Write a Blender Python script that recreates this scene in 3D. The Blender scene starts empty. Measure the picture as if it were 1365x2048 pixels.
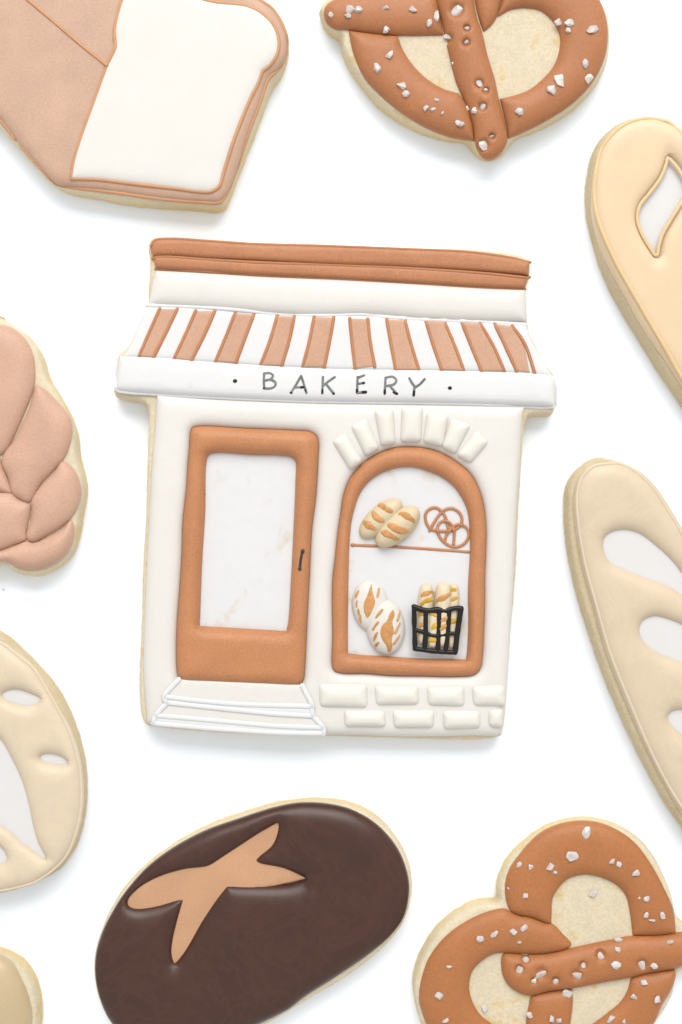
import bpy, bmesh, math, random
import numpy as np
from mathutils import Vector, noise as mnoise
from mathutils.bvhtree import BVHTree
from mathutils.geometry import delaunay_2d_cdt

# ---------------------------------------------------------------- units: one unit below = 0.1 mm
S = 1e-4
CAM_H = 2750.0
CX, CY = 682.5, 1024.0
DT = 56.0                       # height of the top of the baked dough
random.seed(7)
rng = np.random.default_rng(7)
scene = bpy.context.scene
COL = scene.collection


def U(x, y, z):
    k = (CAM_H - z) / CAM_H
    return ((x - CX) * k, (CY - y) * k)


# ---------------------------------------------------------------- curves
def curve(pts, closed=True, step=4.0):
    """Smooth outline through pts; a third value 1 marks a sharp corner."""
    n = len(pts)
    P = [np.array(p[:2], float) for p in pts]
    sh = [len(p) > 2 and p[2] for p in pts]
    out = []
    for i in range(n if closed else n - 1):
        p1, p2 = P[i], P[(i + 1) % n]
        if sh[i] or (not closed and i == 0):
            p0 = p1 - (p2 - p1) * 0.5
        else:
            p0 = P[i - 1]
        if sh[(i + 1) % n] or (not closed and i == n - 2):
            p3 = p2 + (p2 - p1) * 0.5
        else:
            p3 = P[(i + 2) % n]
        L = np.linalg.norm(p2 - p1)
        d0, d1, d2 = [max(1e-3, np.linalg.norm(b - a)) ** 0.5 for a, b in ((p0, p1), (p1, p2), (p2, p3))]
        m1 = ((p1 - p0) / d0 - (p2 - p0) / (d0 + d1) + (p2 - p1) / d1) * d1
        m2 = ((p2 - p1) / d1 - (p3 - p1) / (d1 + d2) + (p3 - p2) / d2) * d1
        k = max(1, int(round(L / step)))
        for j in range(k):
            t = j / k
            t2, t3 = t * t, t * t * t
            out.append((2 * t3 - 3 * t2 + 1) * p1 + (t3 - 2 * t2 + t) * m1 + (-2 * t3 + 3 * t2) * p2 + (t3 - t2) * m2)
    if not closed:
        out.append(P[-1])
    return np.array(out)


def rpoly(pts, r, step=2.5):
    """Polygon with rounded corners."""
    n = len(pts)
    P = [np.array(p[:2], float) for p in pts]
    out = []
    for i in range(n):
        a, b, c = P[i - 1], P[i], P[(i + 1) % n]
        rr = min(r, 0.45 * np.linalg.norm(a - b), 0.45 * np.linalg.norm(c - b))
        s = b + (a - b) / np.linalg.norm(a - b) * rr
        e = b + (c - b) / np.linalg.norm(c - b) * rr
        for t in np.linspace(0, 1, 5):
            out.append((1 - t) ** 2 * s + 2 * t * (1 - t) * b + t * t * e)
    res = []
    for i in range(len(out)):
        a, b = out[i], out[(i + 1) % len(out)]
        k = max(1, int(np.linalg.norm(b - a) / step))
        for j in range(k):
            res.append(a + (b - a) * j / k)
    return np.array(res)


def ellipse(cx, cy, a, b, ang, n=56):
    t = np.linspace(0, 2 * math.pi, n, endpoint=False)
    c, s = math.cos(ang), math.sin(ang)
    x, y = a * np.cos(t), b * np.sin(t)
    return np.stack([cx + x * c - y * s, cy + x * s + y * c], 1)


def scaled(loop, k):
    c = loop.mean(0)
    return c + (loop - c) * k


def grown(loop, d):
    """Outline moved outward by d."""
    L = loop if area(loop) > 0 else loop[::-1]
    t = np.roll(L, -1, 0) - np.roll(L, 1, 0)
    nrm = np.stack([t[:, 1], -t[:, 0]], 1)
    nrm /= np.maximum(1e-6, np.linalg.norm(nrm, axis=1))[:, None]
    return L + nrm * d


def area(L):
    x, y = L[:, 0], L[:, 1]
    return 0.5 * float(np.sum(x * np.roll(y, -1) - np.roll(x, -1) * y))


def inside(p, loops):
    r = np.zeros(len(p), bool)
    for L in loops:
        x0, y0 = L[:, 0], L[:, 1]
        x1, y1 = np.roll(x0, -1), np.roll(y0, -1)
        for i in range(0, len(p), 4000):
            q = p[i:i + 4000]
            yy, xx = q[:, 1:2], q[:, 0:1]
            c = (y0 > yy) != (y1 > yy)
            with np.errstate(divide='ignore', invalid='ignore'):
                xi = (x1 - x0) * (yy - y0) / (y1 - y0) + x0
            r[i:i + 4000] ^= (np.sum(c & (xx < xi), axis=1) % 2).astype(bool)
    return r


def bdist(p, loops):
    A = np.concatenate(loops)
    B = np.concatenate([np.roll(L, -1, 0) for L in loops])
    AB = B - A
    q = np.maximum(1e-9, np.sum(AB * AB, 1))
    d = np.empty(len(p))
    for i in range(0, len(p), 1500):
        X = p[i:i + 1500, None, :] - A[None]
        t = np.clip(np.sum(X * AB[None], 2) / q, 0, 1)
        d[i:i + 1500] = np.sqrt(np.min(np.sum((X - t[..., None] * AB[None]) ** 2, 2), 1))
    return d


def sdist(p, loops, d):
    """Smooth distance to the outline: no ridge along the middle."""
    S_, W_ = [], []
    for L in loops:
        for k in range(len(L)):
            a, b = L[k], L[(k + 1) % len(L)]
            l = np.linalg.norm(b - a)
            n = max(1, int(l / 1.6))
            for j in range(n):
                S_.append(a + (b - a) * (j + 0.5) / n)
                W_.append(l / n)
    S_, W_ = np.array(S_), np.array(W_) / (math.pi / 2)
    out = d.copy()
    ii = np.where((d > 2.0) & (d < 75))[0]
    for i in range(0, len(ii), 800):
        k = ii[i:i + 800]
        r2 = (p[k, 0:1] - S_[None, :, 0]) ** 2 + (p[k, 1:2] - S_[None, :, 1]) ** 2
        out[k] = (np.sum(W_ / (r2 * r2), 1)) ** (-1 / 3)
    w = np.clip((d - 2.0) / 2.5, 0, 1) * np.clip((75 - d) / 20, 0, 1)
    return d * (1 - w) + out * w


# ---------------------------------------------------------------- a thing and its surface
class Thing:
    def __init__(self, name, label, cat, px, py, group=None):
        self.o = bpy.data.objects.new(name, None)
        COL.objects.link(self.o)
        x, y = U(px, py, 0)
        self.off = np.array([x, y])
        self.o.location = (x * S, y * S, 0)
        self.o.empty_display_size = 0.01
        self.o['label'] = label
        self.o['category'] = cat
        if group:
            self.o['group'] = group
        self.bvh = []

    def link(self, name, V, F, mats, parent=None, label=None, smooth=True, fm=None, solid=True):
        V = np.asarray(V, float)
        if solid:
            self.bvh.append(BVHTree.FromPolygons([tuple(v) for v in V], [tuple(f) for f in F]))
        W = V.copy()
        W[:, 0] -= self.off[0]
        W[:, 1] -= self.off[1]
        me = bpy.data.meshes.new(name)
        me.from_pydata([tuple(v) for v in W * S], [], [tuple(int(i) for i in f) for f in F])
        for m in (mats if isinstance(mats, (list, tuple)) else [mats]):
            me.materials.append(m)
        if fm is not None:
            me.polygons.foreach_set('material_index', fm)
        me.polygons.foreach_set('use_smooth', [smooth] * len(me.polygons))
        me.update()
        o = bpy.data.objects.new(name, me)
        COL.objects.link(o)
        o.parent = parent or self.o
        if label:
            o['label'] = label
        return o

    def top(self, x, y):
        """height of the surface at world point"""
        z = None
        for b in self.bvh:
            h = b.ray_cast(Vector((x, y, 400)), Vector((0, 0, -1)))
            if h[0] is not None and (z is None or h[0].z > z):
                z = h[0].z
        return z

    def top_px(self, px, py):
        z = DT
        for _ in range(3):
            x, y = U(px, py, z)
            t = self.top(x, y)
            if t is None:
                break
            z = t
        x, y = U(px, py, z)
        return x, y, z

    # ---- flooded icing, panes, dough
    def pillow(self, name, outer, mat, holes=(), z0=DT - 2, H=14.0, R=20.0, grid=11.0, wav=0.0, wl=110.0, skirt=6.0,
               rows=None, parent=None, label=None, sil=False, pits=(), drape=False, dome=0.0, domeR=90.0, rough=0.0, solid=True,
               seedv=0.0):
        loops = []
        for k, L in enumerate([outer] + list(holes)):
            L = np.asarray(L, float)
            if sil and k == 0:
                Q = np.stack([L[:, 0] - CX, CY - L[:, 1]], 1)
                t = np.roll(Q, -2, 0) - np.roll(Q, 2, 0)
                nr = np.stack([t[:, 1], -t[:, 0]], 1)
                nr /= np.maximum(1e-6, np.linalg.norm(nr, axis=1))[:, None]
                if area(Q) < 0:
                    nr = -nr
                dn = np.sum(nr * Q, 1) / 350.0
                w = np.clip(0.5 + 0.9 * dn, 0, 1)
                zz = 5 + (DT - 12) * w
                kk = (CAM_H - zz) / CAM_H
                L = Q * kk[:, None]
            else:
                kk = (CAM_H - z0) / CAM_H
                L = np.stack([(L[:, 0] - CX) * kk, (CY - L[:, 1]) * kk], 1)
            a = area(L)
            if (k == 0) != (a > 0):
                L = L[::-1]
            loops.append(L)
        pts = [np.concatenate(loops)]
        edges = []
        s = 0
        for L in loops:
            n = len(L)
            edges += [(s + i, s + (i + 1) % n) for i in range(n)]
            s += n
        nb = s
        # inset rings
        ds, d = [], 0.6
        while d < R * 1.05:
            ds.append(d)
            d = d * 1.55 + 0.5
        for L in loops:
            t = np.roll(L, -1, 0) - np.roll(L, 1, 0)
            nr = np.stack([-t[:, 1], t[:, 0]], 1)
            nr /= np.maximum(1e-6, np.linalg.norm(nr, axis=1))[:, None]
            for d in ds:
                stride = 1 if d < 9 else 2
                q = (L + nr * d)[::stride]
                ok = inside(q, loops)
                q = q[ok]
                if len(q):
                    pts.append(q[bdist(q, loops) > 0.94 * d])
        allb = np.concatenate(loops)
        mn, mx = allb.min(0), allb.max(0)
        gx = np.arange(mn[0] + grid / 2, mx[0], grid)
        gy = np.arange(mn[1] + grid / 2, mx[1], grid)
        if len(gx) and len(gy):
            g = np.stack(np.meshgrid(gx, gy), -1).reshape(-1, 2)
            g = g + rng.uniform(-0.25, 0.25, g.shape) * grid
            g = g[inside(g, loops)]
            if len(g):
                g = g[bdist(g, loops) > (ds[-1] if ds else 0) + grid * 0.35]
                pts.append(g)
        pw = []
        for (a, b, r, dep) in pits:
            x, y = U(a, b, z0 + H)
            pw.append((x, y, r, dep))
            for rr in (0.0, 0.45, 0.8, 1.0, 1.25):
                n = 1 if rr == 0 else 12
                tt = np.arange(n) / n * 2 * math.pi + rr
                pts.append(np.stack([x + rr * r * np.cos(tt), y + rr * r * np.sin(tt)], 1))
        P = np.concatenate(pts)
        r = delaunay_2d_cdt([Vector(p) for p in P], edges, [], 0, 1e-4)
        V2 = np.array([tuple(v) for v in r[0]])
        F = np.array([tuple(f) for f in r[2] if len(f) == 3], int)
        cen = V2[F].mean(1)
        F = F[inside(cen, loops)]
        # keep ccw
        a, b, c = V2[F[:, 0]], V2[F[:, 1]], V2[F[:, 2]]
        cr = (b[:, 0] - a[:, 0]) * (c[:, 1] - a[:, 1]) - (b[:, 1] - a[:, 1]) * (c[:, 0] - a[:, 0])
        F = F[np.abs(cr) > 1e-6]
        cr = cr[np.abs(cr) > 1e-6]
        F[cr < 0] = F[cr < 0][:, ::-1]
        used = np.unique(F)
        mp = -np.ones(len(V2), int)
        mp[used] = np.arange(len(used))
        V2, F = V2[used], mp[F]
        d = bdist(V2, loops)
        ds_ = sdist(V2, loops, d)
        t = np.clip(ds_ / R, 0, 1)
        h = np.sqrt(np.maximum(0, 1 - (1 - t) ** 2))
        h *= H / max(0.3, h.max())
        if dome:
            td = np.clip(d / domeR, 0, 1)
            h += dome * np.sqrt(np.maximum(0, 1 - (1 - td) ** 2))
        if wav:
            for i, v in enumerate(V2):
                h[i] += t[i] * wav * (mnoise.noise(Vector((v[0] / wl, v[1] / wl, seedv))) + 0.4 * mnoise.noise(Vector((v[0] / wl * 2.7, v[1] / wl * 2.7, seedv + 5))))
        if rough:
            for i, v in enumerate(V2):
                h[i] += rough * mnoise.noise(Vector((v[0] / 5, v[1] / 5, seedv)))
        for (x, y, rr, dep) in pw:
            q = np.hypot(V2[:, 0] - x, V2[:, 1] - y) / rr
            h -= dep * np.clip((1.2 - q) / 0.5, 0, 1)
        if drape:
            z = np.array([self.top(v[0], v[1]) or z0 for v in V2]) + h
        else:
            z = z0 + h
        V = np.concatenate([V2, z[:, None]], 1)
        # skirt
        e = {}
        for f in F:
            for i in range(3):
                e[(f[i], f[(i + 1) % 3])] = 1
        be = [(p, q) for (p, q) in e if (q, p) not in e]
        faces = [tuple(f) for f in F]
        if rows is None:
            rows = [(-skirt, 0.0)]
        bn = {}
        for p, q in be:
            tv = V2[q] - V2[p]
            n2 = np.array([tv[1], -tv[0]])
            n2 /= max(1e-9, np.linalg.norm(n2))
            for i in (p, q):
                bn[i] = bn.get(i, 0) + n2
        VV = [V]
        idx = {i: i for i in bn}
        cnt = len(V)
        for (dz, off) in rows:
            new, ni = [], {}
            for i in bn:
                n2 = bn[i] / max(1e-9, np.linalg.norm(bn[i]))
                o2 = off
                if rough:
                    o2 += rough * 1.1 * mnoise.noise(Vector((V2[i][0] / 9, V2[i][1] / 9, dz / 14))) + rough * 0.9 * mnoise.noise(Vector((V2[i][0] / 28, V2[i][1] / 28, dz / 40)))
                ni[i] = cnt + len(new)
                new.append((V2[i][0] + n2[0] * o2, V2[i][1] + n2[1] * o2, V[i][2] + dz if drape else z0 + dz))
            for p, q in be:
                faces.append((idx[q], idx[p], ni[p], ni[q]))
            VV.append(np.array(new))
            cnt += len(new)
            idx = ni
        return self.link(name, np.concatenate(VV), faces, mat, parent, label, solid=solid)

    def dough(self, outline, mat, name='dough_base', shrink=0.0, **kw):
        return self.pillow(name, grown(outline, -shrink), mat, z0=DT - 11, H=11, R=11, sil=True, grid=12, rough=1.0,
                           rows=[(-9, 1.2), (-20, 2.2), (-31, 2.6), (-40, 1.8), (-(DT - 11), -1.0)], **kw)

    # ---- piped lines
    def piping(self, name, strokes, mats, r=3.5, parent=None, label=None, flat=0.8, sink=0.46, step=3.0, ends=1.0, jit=0.10, zfix=None, lift=0.0, solid=True, taper=0.0):
        """strokes: list of (points, closed[, radius scale, material index])"""
        V, F, fm = [], [], []
        nseg = 10
        for st in strokes:
            pts, closed = st[0], st[1]
            rs = r * (st[2] if len(st) > 2 else 1)
            mi = st[3] if len(st) > 3 else 0
            L = curve(pts, closed, step) if len(pts) > 1 else np.array([np.array(pts[0][:2], float) + (-0.6, 0), np.array(pts[0][:2], float) + (0.6, 0)])
            W = []
            for p in L:
                x, y, z = self.top_px(p[0], p[1])
                if zfix is not None:
                    z = zfix
                    x, y = U(p[0], p[1], z)
                W.append((x, y, z))
            W = np.array(W)
            z = W[:, 2].copy()
            if name == 'piped_line' and zfix is None:
                z = np.maximum(z, np.median(z) - 9)
                W[:, 2] = z
            for _ in range(3):
                if closed:
                    z = (np.roll(z, 1) + z + np.roll(z, -1)) / 3
                elif len(z) > 2:
                    z[1:-1] = (z[:-2] + z[1:-1] + z[2:]) / 3
            W[:, 2] = np.maximum(z, W[:, 2] - 0.3 * rs) + rs * flat * (1 - 2 * sink) + lift
            n = len(W)
            ph = random.uniform(0, 100)
            rad = np.array([rs * (1 + jit * mnoise.noise(Vector((i * step / 14.0, ph, 0)))) for i in range(n)])
            if taper:
                rad *= 1 - taper + taper * np.sqrt(np.sin(np.pi * (np.arange(n) + 0.5) / n))
            T = np.empty((n, 2))
            for i in range(n):
                a = W[(i - 1) % n if closed else max(0, i - 1)]
                b = W[(i + 1) % n if closed else min(n - 1, i + 1)]
                t = (b - a)[:2]
                T[i] = t / max(1e-9, np.linalg.norm(t))
            rings = []
            if not closed:
                e = []
                for k in (0.05, 0.45, 0.8):
                    e.append((-math.sqrt(1 - k * k) * ends, k))
                for (o, k) in e:
                    rings.append((W[0][:2] + T[0] * o * rad[0], W[0][2], T[0], rad[0] * k))
                for i in range(n):
                    rings.append((W[i][:2], W[i][2], T[i], rad[i]))
                for (o, k) in reversed(e):
                    rings.append((W[-1][:2] - T[-1] * o * rad[-1], W[-1][2], T[-1], rad[-1] * k))
            else:
                for i in range(n):
                    rings.append((W[i][:2], W[i][2], T[i], rad[i]))
            s = len(V)
            for (c, zc, t, rr) in rings:
                for j in range(nseg):
                    a = 2 * math.pi * j / nseg
                    sx, sz = math.cos(a) * rr, math.sin(a) * rr * flat
                    V.append((c[0] + t[1] * sx, c[1] - t[0] * sx, zc + sz))
            m = len(rings)
            for i in range(m if closed else m - 1):
                i2 = (i + 1) % m
                for j in range(nseg):
                    j2 = (j + 1) % nseg
                    F.append((s + i * nseg + j, s + i2 * nseg + j, s + i2 * nseg + j2, s + i * nseg + j2))
                    fm.append(mi)
            if not closed:
                F.append(tuple(s + j for j in range(nseg)))
                F.append(tuple(s + (m - 1) * nseg + j for j in reversed(range(nseg))))
                fm += [mi, mi]
        # outward faces
        return self.link(name, V, [f[::-1] for f in F], mats, parent, label, fm=fm, solid=solid)

    def salt(self, px, py, r, mat, parent=None, asp=None, sunk=False):
        x, y, z = self.top_px(px, py)
        bm = bmesh.new()
        asp = asp or random.uniform(1.0, 1.32)
        a = random.uniform(0, math.pi)
        c, s = math.cos(a), math.sin(a)
        r *= 1.02
        hh = min(r * 0.6, 5.0)
        for k in range(16):
            u = random.uniform(0, 2 * math.pi)
            w = random.uniform(-1, 1)
            q = math.sqrt(max(0.0, 1 - w * w)) * random.uniform(0.85, 1.1)
            X, Y = r * asp * q * math.cos(u), r / asp * q * math.sin(u)
            bm.verts.new((X * c - Y * s, X * s + Y * c, w * hh))
        bmesh.ops.convex_hull(bm, input=bm.verts)
        bmesh.ops.delete(bm, geom=[v for v in bm.verts if not v.link_faces], context='VERTS')
        bmesh.ops.bevel(bm, geom=list(bm.edges), offset=r * 0.05, segments=1, affect='EDGES', clamp_overlap=True)
        bm.verts.index_update()
        zz = z + (hh * 0.25 if not sunk else -hh * 0.1)
        V = [(v.co.x + x, v.co.y + y, v.co.z + zz) for v in bm.verts]
        F = [[v.index for v in f.verts] for f in bm.faces]
        bm.free()
        return self.link('salt_crystal', V, F, mat, parent, smooth=False, solid=False)


# ---------------------------------------------------------------- materials
def lin(r, g, b, k=1.0):
    f = lambda c: (c / 12.92 if c <= 0.04045 else ((c + 0.055) / 1.055) ** 2.4)
    return tuple(min(0.95, f(v / 255.0) * k) for v in (r, g, b))


def nodes(name):
    m = bpy.data.materials.new(name)
    m.use_nodes = True
    nt = m.node_tree
    return m, nt, nt.nodes['Principled BSDF'], nt.nodes.new('ShaderNodeTexCoord')


def noise_node(nt, tc, scale, detail=3.0, rough=0.55, dist=0.0):
    n = nt.nodes.new('ShaderNodeTexNoise')
    n.inputs['Scale'].default_value = scale
    n.inputs['Detail'].default_value = detail
    n.inputs['Roughness'].default_value = rough
    n.inputs['Distortion'].default_value = dist
    nt.links.new(tc.outputs['Object'], n.inputs['Vector'])
    return n


def ramp(nt, src, stops):
    r = nt.nodes.new('ShaderNodeValToRGB')
    e = r.color_ramp.elements
    while len(e) < len(stops):
        e.new(0.5)
    for i, (p, c) in enumerate(stops):
        e[i].position = p
        e[i].color = (c[0], c[1], c[2], 1)
    nt.links.new(src, r.inputs['Fac'])
    return r


def mix(nt, a, b, fac, mode='MIX'):
    n = nt.nodes.new('ShaderNodeMix')
    n.data_type = 'RGBA'
    n.blend_type = mode
    if isinstance(fac, float):
        n.inputs[0].default_value = fac
    else:
        nt.links.new(fac, n.inputs[0])
    for k, v in ((6, a), (7, b)):
        if isinstance(v, tuple):
            n.inputs[k].default_value = (*v[:3], 1)
        else:
            nt.links.new(v, n.inputs[k])
    return n.outputs[2]


def shade(c, k):
    return tuple(min(0.97, v * k) for v in c)


def icing(name, c, var=0.05, grain=0.05, rough=0.5, spec=0.35, bump=0.00001, pin=False, swirl=0.0, sss=0.0, gscale=2600, big=130):
    sss = 0.0 if 'chocolate' in name or 'ink' in name or 'black' in name else 0.25
    m, nt, b, tc = nodes(name)
    n1 = noise_node(nt, tc, big, 3, 0.5, 0.6)
    col = ramp(nt, n1.outputs['Fac'], [(0.3, shade(c, 1 - var)), (0.7, shade(c, 1 + var))]).outputs['Color']
    n2 = noise_node(nt, tc, gscale, 2, 0.6)
    g = ramp(nt, n2.outputs['Fac'], [(0.3, (1 - grain,) * 3), (0.7, (1 + grain,) * 3)])
    col = mix(nt, col, g.outputs['Color'], 1.0, 'MULTIPLY')
    if swirl:
        n3 = noise_node(nt, tc, 70, 4, 0.55, 3.5)
        w = ramp(nt, n3.outputs['Fac'], [(0.42, (0, 0, 0)), (0.5, (1, 1, 1)), (0.56, (0, 0, 0))])
        col = mix(nt, col, shade(c, 1 + swirl), w.outputs['Color'])
    if pin:
        v = nt.nodes.new('ShaderNodeTexVoronoi')
        v.inputs['Scale'].default_value = 120
        nt.links.new(tc.outputs['Object'], v.inputs['Vector'])
        lt = nt.nodes.new('ShaderNodeMath')
        lt.operation = 'LESS_THAN'
        lt.inputs[1].default_value = 0.028
        nt.links.new(v.outputs['Distance'], lt.inputs[0])
        col = mix(nt, col, shade(c, 0.3), lt.outputs[0])
    nt.links.new(col, b.inputs['Base Color'])
    b.inputs['Roughness'].default_value = rough
    b.inputs['Specular IOR Level'].default_value = spec
    if sss:
        b.inputs['Subsurface Weight'].default_value = sss
        b.inputs['Subsurface Radius'].default_value = (1.0, 0.62, 0.36)
        b.inputs['Subsurface Scale'].default_value = 0.0008
    bp = nt.nodes.new('ShaderNodeBump')
    bp.inputs['Strength'].default_value = 0.5
    bp.inputs['Distance'].default_value = bump
    nt.links.new(n2.outputs['Fac'], bp.inputs['Height'])
    nt.links.new(bp.outputs['Normal'], b.inputs['Normal'])
    return m


def dough_mat(name, c, edge):
    m, nt, b, tc = nodes(name)
    n1 = noise_node(nt, tc, 260, 4, 0.6)
    col = ramp(nt, n1.outputs['Fac'], [(0.3, shade(c, 0.93)), (0.55, c), (0.75, edge)]).outputs['Color']
    n2 = noise_node(nt, tc, 1900, 4, 0.7)
    g = ramp(nt, n2.outputs['Fac'], [(0.28, (0.86, 0.85, 0.82)), (0.6, (1.02, 1.02, 1.02))])
    col = mix(nt, col, g.outputs['Color'], 1.0, 'MULTIPLY')
    # baked edge: a little browner low on the side
    sp = nt.nodes.new('ShaderNodeSeparateXYZ')
    nt.links.new(tc.outputs['Object'], sp.inputs[0])
    mr = nt.nodes.new('ShaderNodeMapRange')
    mr.inputs['From Min'].default_value = 0.0005
    mr.inputs['From Max'].default_value = 0.0047
    mr.inputs['To Min'].default_value = 1.0
    mr.inputs['To Max'].default_value = 0.0
    nt.links.new(sp.outputs['Z'], mr.inputs['Value'])
    col = mix(nt, col, edge, mr.outputs['Result'])
    nt.links.new(col, b.inputs['Base Color'])
    b.inputs['Roughness'].default_value = 0.85
    b.inputs['Specular IOR Level'].default_value = 0.15
    b.inputs['Subsurface Weight'].default_value = 0.35
    b.inputs['Subsurface Radius'].default_value = (1.0, 0.75, 0.45)
    b.inputs['Subsurface Scale'].default_value = 0.0012
    bp = nt.nodes.new('ShaderNodeBump')
    bp.inputs['Strength'].default_value = 0.7
    bp.inputs['Distance'].default_value = 0.00016
    n3 = noise_node(nt, tc, 1100, 5, 0.7)
    nt.links.new(n3.outputs['Fac'], bp.inputs['Height'])
    nt.links.new(bp.outputs['Normal'], b.inputs['Normal'])
    return m


K = 0.61
M = {}
M['dough'] = dough_mat('sugar_cookie_dough', lin(244, 231, 203, K * 1.05), lin(245, 213, 148, K))
M['dough_tan'] = dough_mat('sugar_cookie_dough_tan', lin(235, 217, 182, K), lin(230, 205, 160, K))
M['crust'] = icing('crust_icing', lin(219, 181, 156, K), grain=0.08, pin=True)
M['crust_line'] = icing('crust_piping', lin(224, 166, 120, K), grain=0.04)
M['slice'] = icing('white_icing', lin(247, 244, 238, K), var=0.01, grain=0.01)
M['pretzel'] = icing('pretzel_icing', lin(195, 129, 83, K), grain=0.10, pin=True)
M['pretzel_b'] = icing('pretzel_icing_amber', lin(197, 128, 76, K), grain=0.10, pin=True)
M['roof'] = icing('roof_icing', lin(205, 140, 97, K), grain=0.11, pin=True)
M['roof_line'] = icing('roof_piping', lin(200, 132, 86, K), grain=0.05)
M['door'] = icing('door_icing', lin(212, 146, 99, K), grain=0.10, pin=True)
M['stripe'] = icing('stripe_icing', lin(224, 178, 149, K), grain=0.08)
M['stripe_line'] = icing('stripe_piping', lin(208, 143, 98, K), grain=0.05)
M['cream'] = icing('cream_icing', lin(249, 245, 239, K), var=0.012, grain=0.012, gscale=1800)
M['stone'] = icing('stone_icing', lin(252, 248, 238, K), var=0.01, grain=0.01)
M['white'] = icing('bright_white_icing', lin(250, 250, 250, K), var=0.008, grain=0.008)
M['yellow'] = icing('butter_icing', lin(251, 224, 186, K), var=0.02, grain=0.015, rough=0.4)
M['yellow_line'] = icing('butter_piping', lin(250, 218, 166, K), var=0.02, grain=0.015, rough=0.4)
M['baguette'] = icing('baguette_icing', lin(237, 218, 189, K), var=0.03, grain=0.02, swirl=0.03, rough=0.42)
M['baguette_line'] = icing('baguette_piping', lin(241, 222, 195, K), var=0.02, grain=0.02)
M['boule'] = icing('boule_icing', lin(241, 223, 195, K), var=0.03, grain=0.02, swirl=0.03, rough=0.42)
M['boule_line'] = icing('boule_piping', lin(243, 224, 198, K), var=0.02, grain=0.02)
M['challah'] = icing('challah_icing', lin(227, 184, 159, K), grain=0.08, pin=False)
M['choc'] = icing('chocolate_icing', lin(77, 47, 35, 0.60), var=0.06, grain=0.06, rough=0.36, spec=0.36, swirl=0.2)
M['tan'] = icing('tan_icing', lin(222, 172, 133, K), grain=0.05)
M['olive'] = icing('khaki_icing', lin(219, 196, 156, K), var=0.05, grain=0.03, rough=0.35, spec=0.5)
M['slit'] = icing('slit_icing', lin(245, 243, 242, K), var=0.01, grain=0.01, rough=0.6)
M['loaf'] = icing('small_loaf_icing', lin(239, 220, 184, K), var=0.03, grain=0.02)
M['boule_small'] = icing('small_boule_icing', lin(246, 241, 233, K), var=0.015, grain=0.01)
M['stick'] = icing('small_stick_icing', lin(248, 230, 198, K), var=0.02, grain=0.02)
M['score'] = icing('caramel_score', lin(222, 162, 98, K), var=0.12, grain=0.14, gscale=1500, big=700)
M['score_y'] = icing('golden_score', lin(232, 180, 50, K), var=0.12, grain=0.12, gscale=1500, big=700)
M['black'] = icing('black_icing', (0.010, 0.009, 0.009), rough=0.25, spec=0.25)
M['handle'] = icing('dark_handle_icing', (0.022, 0.018, 0.018), rough=0.35, spec=0.5)
M['ink'] = icing('grey_marker_ink', lin(105, 108, 106), var=0.28, grain=0.15, rough=0.7, spec=0.1, gscale=900, big=600)
M['ink_dark'] = icing('dark_marker_ink', (0.012, 0.012, 0.014), rough=0.6, spec=0.2)


def pane_mat():
    m, nt, b, tc = nodes('wafer_paper')
    n = noise_node(nt, tc, 170, 4, 0.6, 0.4)
    base = lin(246, 246, 247, K)
    col = ramp(nt, n.outputs['Fac'], [(0.59, base), (0.71, lin(238, 229, 214, K)), (0.78, lin(230, 208, 172, K))]).outputs['Color']
    n2 = noise_node(nt, tc, 420, 3, 0.6)
    g = ramp(nt, n2.outputs['Fac'], [(0.3, (0.975, 0.975, 0.98)), (0.6, (1, 1, 1))])
    col = mix(nt, col, g.outputs['Color'], 1.0, 'MULTIPLY')
    nt.links.new(col, b.inputs['Base Color'])
    b.inputs['Roughness'].default_value = 0.7
    b.inputs['Specular IOR Level'].default_value = 0.2
    bp = nt.nodes.new('ShaderNodeBump')
    bp.inputs['Strength'].default_value = 0.4
    bp.inputs['Distance'].default_value = 0.00006
    nt.links.new(n2.outputs['Fac'], bp.inputs['Height'])
    nt.links.new(bp.outputs['Normal'], b.inputs['Normal'])
    return m


M['pane'] = pane_mat()


def salt_mat():
    m, nt, b, tc = nodes('rock_salt')
    n = noise_node(nt, tc, 900, 3, 0.6)
    col = ramp(nt, n.outputs['Fac'], [(0.3, (0.50, 0.45, 0.43)), (0.7, (0.74, 0.69, 0.66))])
    nt.links.new(col.outputs['Color'], b.inputs['Base Color'])
    b.inputs['Roughness'].default_value = 0.2
    b.inputs['Transmission Weight'].default_value = 0.25
    b.inputs['IOR'].default_value = 1.5
    return m


M['salt'] = salt_mat()


def table_mat():
    m, nt, b, tc = nodes('white_table')
    b.inputs['Base Color'].default_value = (0.85, 0.905, 0.965, 1)
    b.inputs['Roughness'].default_value = 0.8
    b.inputs['Specular IOR Level'].default_value = 0.1
    n = noise_node(nt, tc, 900, 3, 0.6)
    bp = nt.nodes.new('ShaderNodeBump')
    bp.inputs['Strength'].default_value = 0.4
    bp.inputs['Distance'].default_value = 0.00007
    nt.links.new(n.outputs['Fac'], bp.inputs['Height'])
    nt.links.new(bp.outputs['Normal'], b.inputs['Normal'])
    return m


# ---------------------------------------------------------------- the table
me = bpy.data.meshes.new('tabletop')
hs = 0.6
me.from_pydata([(-hs, -hs, 0), (hs, -hs, 0), (hs, hs, 0), (-hs, hs, 0)], [], [(0, 1, 2, 3)])
me.materials.append(table_mat())
tb = bpy.data.objects.new('tabletop', me)
COL.objects.link(tb)
tb['kind'] = 'structure'
tb['label'] = 'plain bright white tabletop under all the cookies'

GROUP = 'decorated sugar cookies on the white tabletop'

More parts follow.
